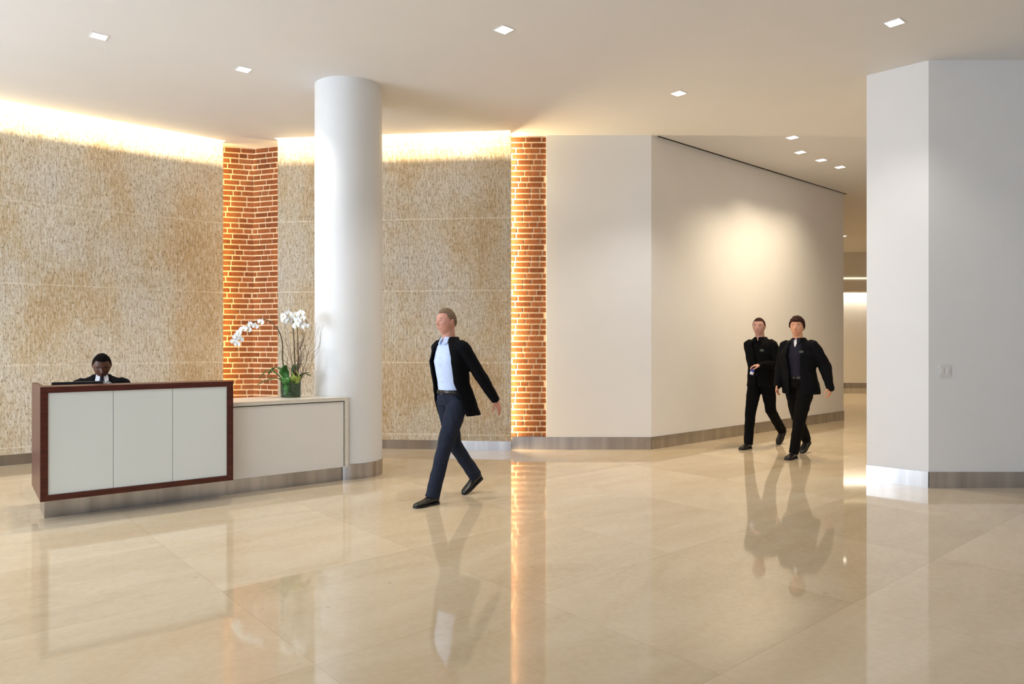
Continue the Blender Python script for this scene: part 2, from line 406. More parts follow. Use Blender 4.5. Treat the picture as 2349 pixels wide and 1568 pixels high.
# ceiling with the two light coves cut out of it
G = .105                       # gap between ceiling edge and stone face
def cpt(pt, n, d): return pt + n * d
ca, cb_ = cpt(SLa, nS, G), cpt(SL1 - dS * .002, nS, G)
cc, cd = cpt(SR0 + dR * .002, nR, G), cpt(SR1, nR, G)
tip_l = SL1 - dS * .002; tip_r = SR0 + dR * .002
ceil_pts = [(-14, -9), (26, -9), (26, 26), (-1, 26), SR1 + Vector((0, .6)), SR1 + Vector((0, .0)), cd, cc, tip_r, tip_r + Vector((0, .8)), (-4.0, 11.4), tip_l - nS * .3, tip_l, cb_, ca, (-14, ca.y)]
bmc = B()
for tri in tessellate_polygon([[Vector((p[0], p[1], 0)) for p in ceil_pts]]):
    prism(bmc, [ceil_pts[k] for k in tri], H, H + .02)
struct(obj('ceiling', bmc, M['ceil']))
struct(obj('trim_3', box(B(), -14, 26, -9, 26, 4.88, 4.92), M['ceil']))      # slab above the coves
for i, (a, n, b) in enumerate(((SLa, nS, SL1), (SR0, nR, SR1))):
    L = (b - a).length; fr = frame2(a + n * (G + .30), b + n * (G + .30))
    struct(obj('trim_%d' % (4 + i), box(B(), 0, L, 0, .02, H + .021, 4.879), M['ceil'], matrix=fr))   # back board of the cove
    mid = (a + b) / 2 + n * (G + .075)
    tgt = (a + b) / 2
    lo = area('cove_strip', (mid.x, mid.y, H + .27), (tgt.x, tgt.y, H - .12), L, .02, 32 * L, (1, .86, .56))
    d = (b - a).normalized(); zt = (Vector((mid.x, mid.y, H + .27)) - Vector((tgt.x, tgt.y, H - .12))).normalized()
    xd = Vector((d.x, d.y, 0)); yd = zt.cross(xd)
    lo.matrix_world = Matrix.Translation((mid.x, mid.y, H + .27)) @ Matrix((xd, yd, zt)).transposed().to_4x4()
# lit slots between stone edge and brick
def vstrip(pt, toward, power, color=(1, .66, .26), w_=.05):
    o = area('edge_strip', (pt.x, pt.y, 2.25), (toward.x, toward.y, 2.25), w_, 4.2, power, color)
    zt = (Vector((pt.x, pt.y, 0)) - Vector((toward.x, toward.y, 0))).normalized()
    yd = Vector((0, 0, 1)); xd = yd.cross(zt)
    o.matrix_world = Matrix.Translation((pt.x, pt.y, 2.25)) @ Matrix((xd, yd, zt)).transposed().to_4x4()
vstrip(SL1 - dS * .06 - nS * (TH + .035), BC - dS * .1, 20)
vstrip(SR0 + dR * .06 - nR * (TH + .035), BC + dR * .1, 11)
vstrip(SR1 - dR * .03 - nR * (TH + .05), K1 + Vector((0, -.0)), 46, (1, .76, .40))

# linear air slot along the hall wall
A0, A1 = P(1510, 163.8), P(1942, 117.9)
struct(obj('trim_6', box(B(), 0, (A1 - A0).length, -.012, .022, H - .003, H + .0), M['dark'], matrix=frame2(A0, A1)))

# glazed fronts behind the camera
for nm, x0, x1, y0, y1 in (('wall_back', -11, 9.2, -8.1, -7.9),):
    bm = B(); box(bm, x0, x1, y0, y1, 0, .25); box(bm, x0, x1, y0, y1, 4.1, H); box(bm, 3, x1, y0, y1, .25, 4.1)
    struct(obj(nm, bm, M['paint']))
    bm = B()
    for k in range(9): box(bm, x0 + k * 1.75 - .03, x0 + k * 1.75 + .03, y0, y1, .25, 4.1)
    box(bm, x0, 3, y0 + .05, y1 - .05, 2.6, 2.66)
    struct(obj('window_1', bm, M['steel']))
bm = B(); box(bm, -10.1, -9.9, -8, SLa.y, 0, .25); box(bm, -10.1, -9.9, -8, SLa.y, 4.1, H); box(bm, -10.1, -9.9, 4.6, SLa.y, .25, 4.1); box(bm, -10.1, -9.9, -8, -.6, .25, 4.1)
struct(obj('wall_side_left', bm, M['paint']))
bm = B()
for k in range(5): box(bm, -10.05, -9.95, -.5 + k * 1.22 - .03, -.5 + k * 1.22 + .03, .25, 4.1)
struct(obj('window_2', bm, M['steel']))
struct(obj('wall_side_right', box(B(), 8.8, 9.0, -8, R1.y, 0, H), M['paint']))

# ---------------------------------------------------------------- round column
cxy = P(800, 201.7)
col = tag(empty('round_column', (cxy.x, cxy.y, 0)), 'smooth white round column from floor to ceiling at the end of the low counter', 'column')
obj('shaft', lathe(B(), [(0, .17), (.375, .17), (.375, H), (0, H)], 96), M['column'], col, True)
sh = col.children[0]
obj('column_base', lathe(B(), [(0, 0), (.379, 0), (.379, .1695), (0, .1695)], 96), M['steel'], col, True)
for o in col.children:
    md = o.modifiers.new('e', 'EDGE_SPLIT'); md.split_angle = .6

# ---------------------------------------------------------------- reception desk and low counter
DF = P(92, 280); dD = Vector((.790, .613)).normalized(); rD = math.atan2(dD.y, dD.x)
def desk_pt(x, y): return DF + dD * x + Vector((-dD.y, dD.x)) * y
desk = tag(empty('reception_desk', (DF.x, DF.y, 0), rD), 'reception desk with dark cherry frame and three pale glass panels', 'desk')
LD, ZB, ZT, DD = 1.535, .178, 1.12, .88
fw = .055
bm = B()
box(bm, 0, fw, 0, .07, ZB, ZT, .002); box(bm, LD - fw, LD, 0, .07, ZB, ZT, .002)
box(bm, fw, LD - fw, 0, .07, ZT - fw * .9, ZT, .002); box(bm, fw, LD - fw, 0, .07, ZB, ZB + fw * .9, .002)
obj('front_frame', bm, M['wood'], desk)
pw = (LD - 2 * fw) / 3
for k in range(3):
    g = obj('glass_panel', box(B(), fw + k * pw + (.0015 if k else 0), fw + (k + 1) * pw - .0015, .012, .03, ZB + fw * .9, ZT - fw * .9, .001), M['glass_panel'], desk)
obj('panel_backing', box(B(), fw, LD - fw, .031, .069, ZB + fw * .9, ZT - fw * .9), M['dark'], desk)
obj('side_panel', box(B(), 0, .045, .071, DD, ZB, ZT, .002), M['wood'], desk)
obj('side_panel', box(box(B(), LD - .045, LD, .071, .30, ZB, ZT, .002), LD - .045, LD, .3005, DD, ZB, .84, .002), M['wood'], desk)
obj('ledge', box(B(), .046, LD - .046, .071, .30, ZT - .035, ZT - .001), M['wood'], desk)
obj('worktop', box(B(), .046, LD - .046, .11, DD, .72, .75), M['wood'], desk)
obj('bottom_board', box(B(), .046, LD - .046, .071, .38, ZB, ZB + .03), M['wood'], desk)
obj('plinth', box(B(), LD * 0 + .045, LD + .001, .21, .62, 0, ZB - .001), M['steel'], desk)

cl = empty('low_counter', (DF.x, DF.y, 0), rD)
tag(cl, 'low cream credenza counter running from the desk to the round column', 'counter')
cc_ = Vector((cxy.x - DF.x, cxy.y - DF.y)); ccl = Vector((cc_.dot(dD), cc_.dot(Vector((-dD.y, dD.x)))))
def arc_pts(r, xe, yb):
    a0 = math.atan2(-math.sqrt(max(0, r * r - (xe - ccl.x) ** 2)), xe - ccl.x)
    a1 = math.atan2(yb - ccl.y, -math.sqrt(max(0, r * r - (yb - ccl.y) ** 2))) - 2 * PI
    if a1 > a0: a1 -= 2 * PI
    return [(ccl.x + r * math.cos(a0 + (a1 - a0) * k / 14), ccl.y + r * math.sin(a0 + (a1 - a0) * k / 14)) for k in range(15)]
XE = 2.79
def counter_poly(yf, xe, yb, r): return [(LD + .002, yf), (xe, yf)] + arc_pts(r, xe, yb) + [(LD + .002, yb)]
obj('stone_top', prism(B(), counter_poly(.172, XE, .78, .384), .862, .90), M['counter_stone'], cl)
obj('reveal_shadow', prism(B(), counter_poly(.205, XE - .03, .76, .39), .852, .8615), M['dark'], cl)  # recessed strip under the stone top, its shadow put into the near-black colour
obj('front_cabinet', prism(B(), counter_poly(.188, XE - .048, .76, .388), .150, .8515), M['white_panel'], cl)
obj('end_panel', prism(B(), [(XE - .036, .172), (XE, .172), (XE, .188), (XE - .036, .205)], .150, .8615), M['counter_stone'], cl)
obj('plinth', prism(B(), counter_poly(.21, XE - .06, .74, .392), 0, .149), M['steel'], cl)

mon = tag(empty('computer_monitor', (*desk_pt(.32, .50), .75), rD), 'black computer monitor on the reception desk, only its top edge showing', 'monitor')
obj('housing', box(B(), -.20, .20, -.012, .02, .05, .385, .006), M['plastic_black'], mon)
obj('screen', box(B(), -.19, .19, .0202, .022, .065, .375), M['screen'], mon)
obj('stand', box(box(B(), -.03, .03, -.035, -.013, .008, .2, .003), -.11, .11, -.1, .08, 0, .010, .003), M['plastic_black'], mon)

# ---------------------------------------------------------------- orchid
orc_xy = P(667, 212); ORZ = .90
orc = tag(empty('potted_orchid', (orc_xy.x, orc_xy.y, ORZ)), 'white moth orchid with curly twigs in a green glass vase on the counter', 'plant')
sc = 1 / 212
obj('vase', lathe(B(), [(0, .0), (.100, .0), (.104, .01), (.108, .165), (.102, .165), (.098, .012), (0, .011)], 48), M['vase'], orc, True)
obj('moss', lathe(B(), [(0, .0125), (.094, .0125), (.098, .08), (.099, .135), (.06, .15), (0, .155)], 32), M['moss'], orc, True)
def strap_leaf(path, wd, name='leaf', m=None, fold=.25):
    pts = smooth_path(path, 5); bm = B(); rows = []; n = len(pts)
    for i, p in enumerate(pts):
        t = i / (n - 1); tv = (pts[min(n - 1, i + 1)] - pts[max(0, i - 1)]).normalized()
        side = tv.cross(Vector((0, 0, 1)))
        side = side.normalized() if side.length > .15 else Vector((1, 0, 0))
        upv = side.cross(tv).normalized()
        ww = wd * (math.sin(PI * min(1, .12 + t * .9)) ** .6) * (1 if t < .97 else .35) + .002
        rows.append([bm.verts.new(p + side * ww * 1.3 * k + upv * abs(k) * ww * fold) for k in (-1, -.5, 0, .5, 1)])
    for a, b in zip(rows, rows[1:]):
        for k in range(4): bm.faces.new((a[k], a[k + 1], b[k + 1], b[k]))
    o = obj(name, bm, m or M['leaf'], orc, True)
    md = o.modifiers.new('s', 'SOLIDIFY'); md.thickness = .004
def px(x, y, d=0):      # local point of the orchid from where it shows
    return Vector(((x - 667) * sc, d, (912 - y) * sc))
for path, wd in (([px(660, 890), px(640, 862, -.03), px(618, 850, -.05), px(598, 873, -.07)], .026),
                 ([px(662, 888, .02), px(648, 856, .05), px(625, 846, .09), px(606, 862, .12)], .026),
                 ([px(664, 890, -.03), px(657, 860, -.07), px(661, 838, -.09)], .040),
                 ([px(668, 895, -.05), px(664, 868, -.12), px(668, 872, -.18), px(670, 905, -.20)], .034),
                 ([px(676, 888), px(694, 862, -.02), px(712, 855, -.04)], .026),
                 ([px(674, 886, .03), px(690, 860, .07), px(706, 866, .13)], .024),
                 ([px(655, 890, .04), px(645, 870, -.06), px(622, 872, -.14), px(600, 884, -.16)], .020),
                 ([px(668, 892, .05), px(672, 850, .08), px(668, 838, .12)], .03)):
    strap_leaf(path, wd)
strap_leaf([px(675, 890, -.04), px(680, 868, -.08), px(674, 852, -.10)], .026, 'leaf', M['leaf_y'])
strap_leaf([px(680, 890, -.04), px(690, 868, -.07), px(684, 850, -.08)], .020, 'leaf', M['leaf_y'])
def stem(path, r0, r1, name='stem', m=None):
    pts = smooth_path(path, 6); n = len(pts)
    obj(name, tube(B(), pts, [r0 + (r1 - r0) * i / (n - 1) for i in range(n)], 8), m or M['stem'], orc, True)
    return pts
s1 = stem([px(655, 885), px(650, 830, -.02), px(650, 785, -.04), px(641, 757, -.06), px(622, 738, -.07), px(600, 737, -.08), px(575, 750, -.1), px(556, 768, -.11), px(548, 790, -.12)], .0075, .0035)
s2 = stem([px(678, 885, .01), px(676, 830, 0), px(675, 780, -.01), px(674, 745, -.03), px(682, 725, -.05), px(700, 728, -.08), px(712, 745, -.1)], .0075, .0035)
s3 = stem([px(683, 885, -.02), px(686, 830, -.03), px(684, 780, -.02), px(682, 740, -.02), px(672, 722, -.04), px(658, 730, -.06)], .007, .0035)
rt = random.Random(5)
for k in range(26):
    x1 = rt.uniform(642, 760) if k > 8 else rt.uniform(645, 715); top = rt.uniform(735, 800) if x1 < 735 else rt.uniform(735, 768)
    pts = [px(678 + rt.uniform(-8, 8), 882, rt.uniform(-.03, .03))]
    for j in range(1, 7):
        t = j / 6; pts.append(px(678 + (x1 - 678) * t ** (1.0 if x1 < 725 else .75) + rt.uniform(-6, 6), 882 + (top - 882) * t, rt.uniform(-.05, .05) + (rt.uniform(-.05, .1) if x1 < 700 else -.2) * t))
    stem(pts, .0028, .0011, 'twig', M['twig'])
def petal(bm, length, width, a, cup=.2, base_=.004, rot=None):
    rows = []; N = 6; ca_, sa_ = math.cos(a), math.sin(a)
    for i in range(N + 1):
        t = i / N; ww = width * math.sin(PI * (.06 + .90 * t)) ** .55
        row = []
        for k in (-1, -.5, 0, .5, 1):
            lx = base_ + length * t; ly = ww * k; lz = cup * length * (t * t * .6 - .25 * t) + .12 * width * abs(k)
            row.append(bm.verts.new((lx * ca_ - ly * sa_, lx * sa_ + ly * ca_, lz)))
        rows.append(row)
    for p_, q in zip(rows, rows[1:]):
        for k in range(4): bm.faces.new((p_[k], p_[k + 1], q[k + 1], q[k]))
fp = B()
for a in (PI / 2, PI / 2 + 2.25, PI / 2 - 2.25): petal(fp, .036, .013, a, .15)
n0 = len(fp.verts)
for a in (.12, PI - .12): petal(fp, .040, .023, a, .10)
for v in list(fp.verts)[n0:]: v.co.z += .002
fme = bpy.data.meshes.new('flower'); fp.to_mesh(fme); fp.free(); fme.materials.append(M['petal']); fme.polygons.foreach_set('use_smooth', [True] * len(fme.polygons))
lp = B(); ball(lp, (0, -.006, .006), (.006, .009, .006), 10); petal(lp, .014, .006, -PI / 2, .6)
lme = bpy.data.meshes.new('flower_lip'); lp.to_mesh(lme); lp.free(); lme.materials.append(M['petal_lip'])
def flower(p, face, roll=0, s=1.0):
    o = bpy.data.objects.new('flower', fme); COL.objects.link(o); o.parent = orc; o.location = p
    q = Vector(face).to_track_quat('Z', 'Y'); o.rotation_euler = (q.to_matrix() @ Matrix.Rotation(roll, 3, 'Z')).to_euler(); o.scale = (s, s, s)
    l_ = bpy.data.objects.new('flower_lip', lme); COL.objects.link(l_); l_.parent = o
for x, y in ((607, 741), (597, 750), (585, 746), (580, 757), (570, 757), (560, 765), (553, 773), (561, 779), (549, 785), (556, 790)):
    flower(px(x, y, -.13 + rt.uniform(-.02, .02)), (rt.uniform(-.5, .4), -1, rt.uniform(-.35, .3)), rt.uniform(-.5, .5), rt.uniform(.88, 1.05))
for x, y in ((660, 728), (671, 722), (684, 726), (697, 722), (667, 738), (693, 738), (703, 733), (689, 748), (701, 746), (709, 751), (662, 735), (678, 734)):
    flower(px(x, y, -.12 + rt.uniform(-.03, .02)), (rt.uniform(-.5, .5), -1, rt.uniform(-.3, .45)), rt.uniform(-.5, .5), rt.uniform(.95, 1.15))

# ---------------------------------------------------------------- ceiling downlights
lights = [(227, 83, 'square ceiling downlight at the far left, above the reception desk', 1),
          (559, 159, 'square ceiling downlight left of the round column top', 1),
          (1156, 68, 'square ceiling downlight near the top middle of the room', 1),
          (1557, 214, 'square ceiling downlight in front of the white wall corner', 1),
          (2052, 52, 'square ceiling downlight in front of the right pier', 1),
          (1818, 315, 'nearest and largest downlight of the four beside the hall wall', 2),
          (1836, 349, 'second nearest downlight of the four beside the hall wall', 2),
          (1884, 367, 'third downlight of the four beside the hall wall', 2),
          (1927, 383, 'farthest of the four downlights beside the hall wall', 2)]
def downlight(x, y, label, kind, size=.125, rz=ang):
    p = (HY - y) / (H - EYE); q = P(x, p)
    o = tag(empty('downlight', (q.x, q.y, H), rz), label, 'ceiling light', 'square ceiling downlights')
    h = size / 2
    bm = B()
    for a, b, c_, d in ((-h - .012, -h, -h - .012, h + .012), (h, h + .012, -h - .012, h + .012), (-h, h, -h - .012, -h), (-h, h, h, h + .012)):
        box(bm, a, b, c_, d, -.004, -.0005)
    obj('trim_ring', bm, M['ceil'], o)
    obj('diffuser', box(B(), -h + .0005, h - .0005, -h + .0005, h - .0005, -.003, -.0005), M['bulb'], o)
    l = bpy.data.lights.new('downlight_beam', 'SPOT'); l.energy = {2052: 60, 1818: 170, 1836: 150, 1884: 105, 1927: 70}.get(x, 130); l.color = (1, .94, .84) if kind == 1 else (1, .83, .58)
    l.spot_size = {1: 2.0, 2: 1.95}[kind]; l.spot_blend = .95 if kind == 2 else .6; l.shadow_soft_size = .06
    lo = bpy.data.objects.new('downlight_beam', l); COL.objects.link(lo); lo.parent = o; lo.location = (0, 0, -.02)
    if kind == 2: lo.rotation_euler = (.12, 0, 0)
    return o
for a in lights: 
    d = downlight(*a)
rd = P(1937, (HY - 541) / (H - EYE))
rl = tag(empty('round_downlight', (rd.x, rd.y, H)), 'small round downlight far down the hall beyond the wall corner', 'ceiling light')
obj('trim_ring', lathe(B(), [(.05, -.004), (.065, -.004), (.065, -.0005), (.05, -.0005), (.05, -.004)], 32), M['ceil'], rl)
obj('diffuser', lathe(B(), [(0, -.003), (.0495, -.003), (.0495, -.0005), (0, -.0005)], 32), M['bulb'], rl)

l = bpy.data.lights.new('downlight_beam', 'SPOT'); l.energy = 420; l.color = (1, .74, .42); l.spot_size = 2.6; l.spot_blend = .6; l.shadow_soft_size = .045
lo = bpy.data.objects.new('downlight_beam', l); COL.objects.link(lo); lo.parent = rl; lo.location = (0, 0, -.02)

# ---------------------------------------------------------------- switch plate
sp = P(2168, 224)
sw = tag(empty('light_switch', (sp.x, R1.y, 1.20)), 'white two gang light switch plate on the right wall', 'light switch')
obj('cover_plate', box(B(), -.062, .062, -.007, -.0008, -.064, .064, .002), M['plate'], sw)
for dx in (-.029, .029):
    obj('rocker', box(B(), dx - .017, dx + .017, -.0115, -.0072, -.034, .034, .002), M['plate'], sw)

# ---------------------------------------------------------------- people
# local frame of a figure: +X forward, +Y to its left, Z up, metres
def V(*a): return Vector(a)
def settle(name, bm, voxel, mats, parent=None, it=2, fold=0.0, fscale=(14, 14, 5), seed=0.0, extra=None):
    """join overlapping closed shapes into one continuous skin"""
    me = bpy.data.meshes.new('tmp'); bmesh.ops.recalc_face_normals(bm, faces=bm.faces); bm.to_mesh(me); bm.free()
    o = bpy.data.objects.new('tmp', me); COL.objects.link(o)
    md = o.modifiers.new('r', 'REMESH'); md.mode = 'VOXEL'; md.voxel_size = voxel
    if it: sm = o.modifiers.new('s', 'SMOOTH'); sm.factor = .5; sm.iterations = it
    dg = bpy.context.evaluated_depsgraph_get(); ev = o.evaluated_get(dg)
    out = bpy.data.meshes.new_from_object(ev); out.name = name
    bpy.data.objects.remove(o); bpy.data.meshes.remove(me)
    if fold:
        nrm = [v.normal.copy() for v in out.vertices]
        for v, n in zip(out.vertices, nrm):
            c = v.co
            q = V(c.x * fscale[0] + seed, c.y * fscale[1] + c.z * 3, c.z * fscale[2])
            a = noise.noise(q) + .5 * noise.noise(q * 2.3)
            v.co += n * a * fold
    out.polygons.foreach_set('use_smooth', [True] * len(out.polygons))
    res = link_mesh(name, out, mats, parent)
    if extra: extra(out)
    return res
def g(x, c, s_): return math.exp(-((x - c) / s_) ** 2)
def head_co(d, sx=1.0):
    x, y, z = d
    px_, py, pz = x * .096, y * .0755, z * .118
    if z < 0:
        t = -z; py *= 1 - .24 * t ** 1.3
        if x < 0: px_ *= 1 - .38 * t
        else: px_ *= 1 - .06 * t
    else: py *= 1 + .03 * math.sin(PI * z)
    if x > 0:
        f = x ** 1.5; yy, zz = py, pz
        px_ += f * (-.005 * g(yy, 0, .05))
        px_ += .0225 * g(yy, 0, .0115) * (g(zz, -.026, .014) + .62 * g(zz, -.008, .018) + .25 * g(zz, .012, .012))   # nose
        px_ += .006 * (g(yy, .012, .007) + g(yy, -.012, .007)) * g(zz, -.030, .008)
        px_ -= .0105 * (g(yy, .032, .014) + g(yy, -.032, .014)) * g(zz, .010, .011)         # sockets
        px_ += .0050 * g(yy, 0, .05) * g(zz, .031, .009)                                    # brow ridge
        px_ += .0040 * (g(yy, .046, .018) + g(yy, -.046, .018)) * g(zz, -.018, .018)        # cheeks
        px_ += .0060 * g(yy, 0, .024) * (g(zz, -.056, .006) + g(zz, -.069, .006))           # lips
        px_ -= .0030 * g(yy, 0, .026) * g(zz, -.0625, .0025)
        px_ += .0090 * g(yy, 0, .024) * g(zz, -.098, .016)                                  # chin
    return V(px_, py, pz)
def head_mesh(bm, mx):
    N, K = 64, 96; rings = []
    top = bm.verts.new(mx @ head_co((0, 0, 1))); bot = bm.verts.new(mx @ head_co((0, 0, -1)))
    for i in range(1, N):
        th = PI * i / N
        rings.append([bm.verts.new(mx @ head_co((math.sin(th) * math.cos(2 * PI * k / K), math.sin(th) * math.sin(2 * PI * k / K), math.cos(th)))) for k in range(K)])
    for k in range(K):
        j = (k + 1) % K
        bm.faces.new((top, rings[0][k], rings[0][j])); bm.faces.new((bot, rings[-1][j], rings[-1][k]))
        for a, b in zip(rings, rings[1:]): bm.faces.new((a[k], b[k], b[j], a[j]))
    for sy in (-1, 1):        # ears
        tube(bm, [mx @ V(-.004, sy * .071, -.024), mx @ V(-.009, sy * .077, -.004), mx @ V(-.010, sy * .080, .016)], [(.010, .006), (.015, .007), (.014, .006)], 12, mx.to_3x3() @ V(1, 0, 0))
def hair_mesh(bm, mx, style):
    """closed cap of hair over the scalp with a cut hairline"""
    N, K = 96, 140; outer = {}; inner = {}; keep = set()
    def in_hair(x, y, z):
        p = head_co((x, y, z))
        if style == 'cropped': line = .072 if p.x > .04 else (.072 - (.04 - p.x) * 1.1 if p.x > -.02 else .006 - (-.02 - p.x) * 1.0)
        else: line = .062 if p.x > .045 else (.062 - (.045 - p.x) * 1.25 if p.x > -.01 else -.007 - (-.01 - p.x) * .95)
        if abs(p.y) > .05 and p.x > .0: line -= (abs(p.y) - .05) * 1.2
        return p.z > max(line, -.075)
    for i in range(N + 1):
        th = PI * i / N
        for k in range(K):
            d = (math.sin(th) * math.cos(2 * PI * k / K), math.sin(th) * math.sin(2 * PI * k / K), math.cos(th))
            if in_hair(*d): keep.add((i, k))
    def vt(i, k):
        if (i, k) not in outer:
            th = PI * i / N; d = V(math.sin(th) * math.cos(2 * PI * k / K), math.sin(th) * math.sin(2 * PI * k / K), math.cos(th))
            p = head_co(d); edge = min(1, sum(((i + a) , (k + b) % K) in keep for a in (-3, 0, 3) for b in (-3, 0, 3)) / 9)
            th_ = (.006 if style == 'cropped' else .015 + (.010 * max(0, d.z) * (1 if d.x > -.2 else .4))) * (.25 + .75 * edge)
            th_ *= 1 + .3 * noise.noise(p * 60)
            outer[(i, k)] = bm.verts.new(mx @ (p + d * th_)); inner[(i, k)] = bm.verts.new(mx @ (p - d * .003))
        return outer[(i, k)], inner[(i, k)]
    cnt = {}; faces = []
    for i in range(N):
        for k in range(K):
            q = [(i, k), (i + 1, k), (i + 1, (k + 1) % K), (i, (k + 1) % K)]
            if all(a in keep for a in q): faces.append(q)
    for q in faces:
        vs = [vt(*a) for a in q]
        uo = [v[0] for v in vs]; ui = [v[1] for v in vs]
        bm.faces.new(uo); bm.faces.new(ui[::-1])
        for a, b in zip(q, q[1:] + q[:1]):
            e = tuple(sorted((a, b))); cnt.setdefault(e, []).append((a, b))
    for e, l in cnt.items():
        if len(l) == 1:
            a, b = l[0]; bm.faces.new((outer[a], inner[a], inner[b], outer[b]))
def hand(bm, wr, d, n, side, curl=.35, curls=None):
    """palm, four fingers and a thumb; d along the hand, n palm side, side = direction of the thumb edge"""
    d = V(*d).normalized(); n = V(*n); n = (n - d * n.dot(d)).normalized(); s_ = d.cross(n)
    if s_.dot(V(*side)) < 0: s_ = -s_
    tube(bm, [wr - d * .02, wr + d * .02, wr + d * .055, wr + d * .088], [(.026, .019), (.031, .017), (.039, .0165), (.037, .013)], 16, s_)
    cs = curls or [curl] * 4
    for k, (off, ln) in enumerate(((.029, .072), (.0095, .080), (-.010, .075), (-.029, .060))):
        p = wr + d * (.090 - .004 * abs(k - 1.3)) + s_ * off; a = cs[k] * (1 + .08 * k) * .5; fd = (d + s_ * off * 1.6).normalized()
        pts = [p - fd * .015, p]
        for seg, l_ in ((0, .45), (1, .31), (2, .24)):
            dirv = fd * math.cos(a) + n * math.sin(a); p = p + dirv * ln * l_; pts.append(p); a += cs[k]
        tube(bm, pts, [.0095, .0092, .0085, .0078, .0062], 10)
    p = wr + d * .022 + s_ * .024 + n * .004
    td = (d * .62 + s_ * .66 + n * .30).normalized(); p1 = p + td * .042; p2 = p1 + (td * .8 + d * .5 + n * .2).normalized() * .030; p3 = p2 + (d * .8 + td * .4 + n * .35).normalized() * .024
    tube(bm, [p, p1, p2, p3], [.015, .0118, .0100, .0080], 10)
def shell(bm, rings, t=.016, K=56):
    """thick open-fronted garment; ring = (centre, half depth front, half depth back, half width, opening in radians, yaw)"""
    G_ = []
    for c, rf, rb, rs, op, yaw in rings:
        fo = V(math.cos(yaw), math.sin(yaw), 0); le = V(-math.sin(yaw), math.cos(yaw), 0); ro, ri = [], []
        for k in range(K + 1):
            th = op + (2 * PI - 2 * op) * k / K; cx, sx = math.cos(th), math.sin(th)
            e = .86; ax = math.copysign(abs(cx) ** e, cx); ay = math.copysign(abs(sx) ** e, sx)
            r = rf if cx > 0 else rb
            ro.append(bm.verts.new(c + fo * r * ax + le * rs * ay)); ri.append(bm.verts.new(c + fo * (r - t) * ax + le * (rs - t) * ay))
        G_.append((ro, ri))
    for (ao, ai), (bo, bi) in zip(G_, G_[1:]):
        for k in range(K):
            bm.faces.new((ao[k], ao[k + 1], bo[k + 1], bo[k])); bm.faces.new((ai[k + 1], ai[k], bi[k], bi[k + 1]))
        bm.faces.new((ao[0], bo[0], bi[0], ai[0])); bm.faces.new((ao[K], ai[K], bi[K], bo[K]))
    for ro, ri in (G_[0], G_[-1]):
        for k in range(K): bm.faces.new((ro[k], ri[k], ri[k + 1], ro[k + 1]))
def shoe(parent, ankle, yaw, pitch):
    """leather shoe, toe along yaw, heel raised by pitch; ankle is above the heel"""
    mx = Matrix.Translation(ankle) @ Matrix.Rotation(yaw, 4, 'Z') @ Matrix.Rotation(pitch, 4, 'Y') @ Matrix.Translation((0, 0, -.088))
    bm = B(); secs = [(-.062, .022, .03, .060), (-.045, .032, .03, .082), (.0, .035, .03, .098), (.05, .036, .028, .080), (.10, .043, .022, .058), (.15, .045, .022, .046), (.19, .037, .022, .038), (.212, .018, .022, .028)]
    rows = []
    for x, w_, zb, zt in secs:
        row = []
        for k in range(20):
            a = 2 * PI * k / 20; cy, cz = math.cos(a), math.sin(a)
            zc = (.016 + zt) / 2; hz = (zt - .016) / 2
            row.append(bm.verts.new(mx @ V(x, w_ * math.copysign(abs(cy) ** .7, cy), zc + hz * math.copysign(abs(cz) ** .8, cz))))
        rows.append(row)
    for a, b in zip(rows, rows[1:]):
        for k in range(20): bm.faces.new((a[k], b[k], b[(k + 1) % 20], a[(k + 1) % 20]))
    bm.faces.new(rows[0][::-1]); bm.faces.new(rows[-1])
    o = obj('shoe', bm, M['leather'], parent, True)
    sb = B(); out = []
    for x, w_, _, _ in secs: out.append((x, w_ + .003))
    pts = [(x, w_) for x, w_ in out] + [(x, -w_) for x, w_ in out[::-1]]
    prism(sb, pts, .0, .018)
    for v in sb.verts: v.co = mx @ v.co
    obj('sole', sb, M['sole'], o)
    lb = B()
    for k in range(3):
        a = .052 + k * .016; tube(lb, [mx @ V(a, -.016, .081 - k * .007), mx @ V(a + .002, 0, .088 - k * .008), mx @ V(a, .016, .081 - k * .007)], [.0022] * 3, 6)
    obj('laces', lb, M['sole'], o)
def pantleg(bm, hip, knee, ankle, w_=1.0, hem=.062):
    a = hip.lerp(knee, .35); b = knee.lerp(ankle, .45); end = knee.lerp(ankle, 1.06)
    tube(bm, [hip + V(0, 0, .03), a, knee, b, end], [(.104 * w_, .098 * w_), (.094 * w_, .092 * w_), (.070 * w_, .072 * w_), (.062 * w_, .066 * w_), (hem * .92, hem * 1.12)], 24, (0, 1, 0), False)
def sleeve(bm, sh, el, wr, w_=1.0, ext=.97):
    a = sh.lerp(el, .5); b = el.lerp(wr, .5); end = el.lerp(wr, ext); inn = sh + (sh - el).normalized() * -.005 + V(0, -math.copysign(.045, sh.y), .0)
    tube(bm, smooth_path([inn, sh, a, el, b, end], 3), [x * (1 + (w_ - 1) * (min(1, i / 7) if i < 11 else max(.25, 1 - (i - 10) / 6))) for i, x in enumerate((.056, .058, .061, .063, .064, .062, .060, .058, .056, .055, .054, .052, .049, .047, .045, .044))], 20)
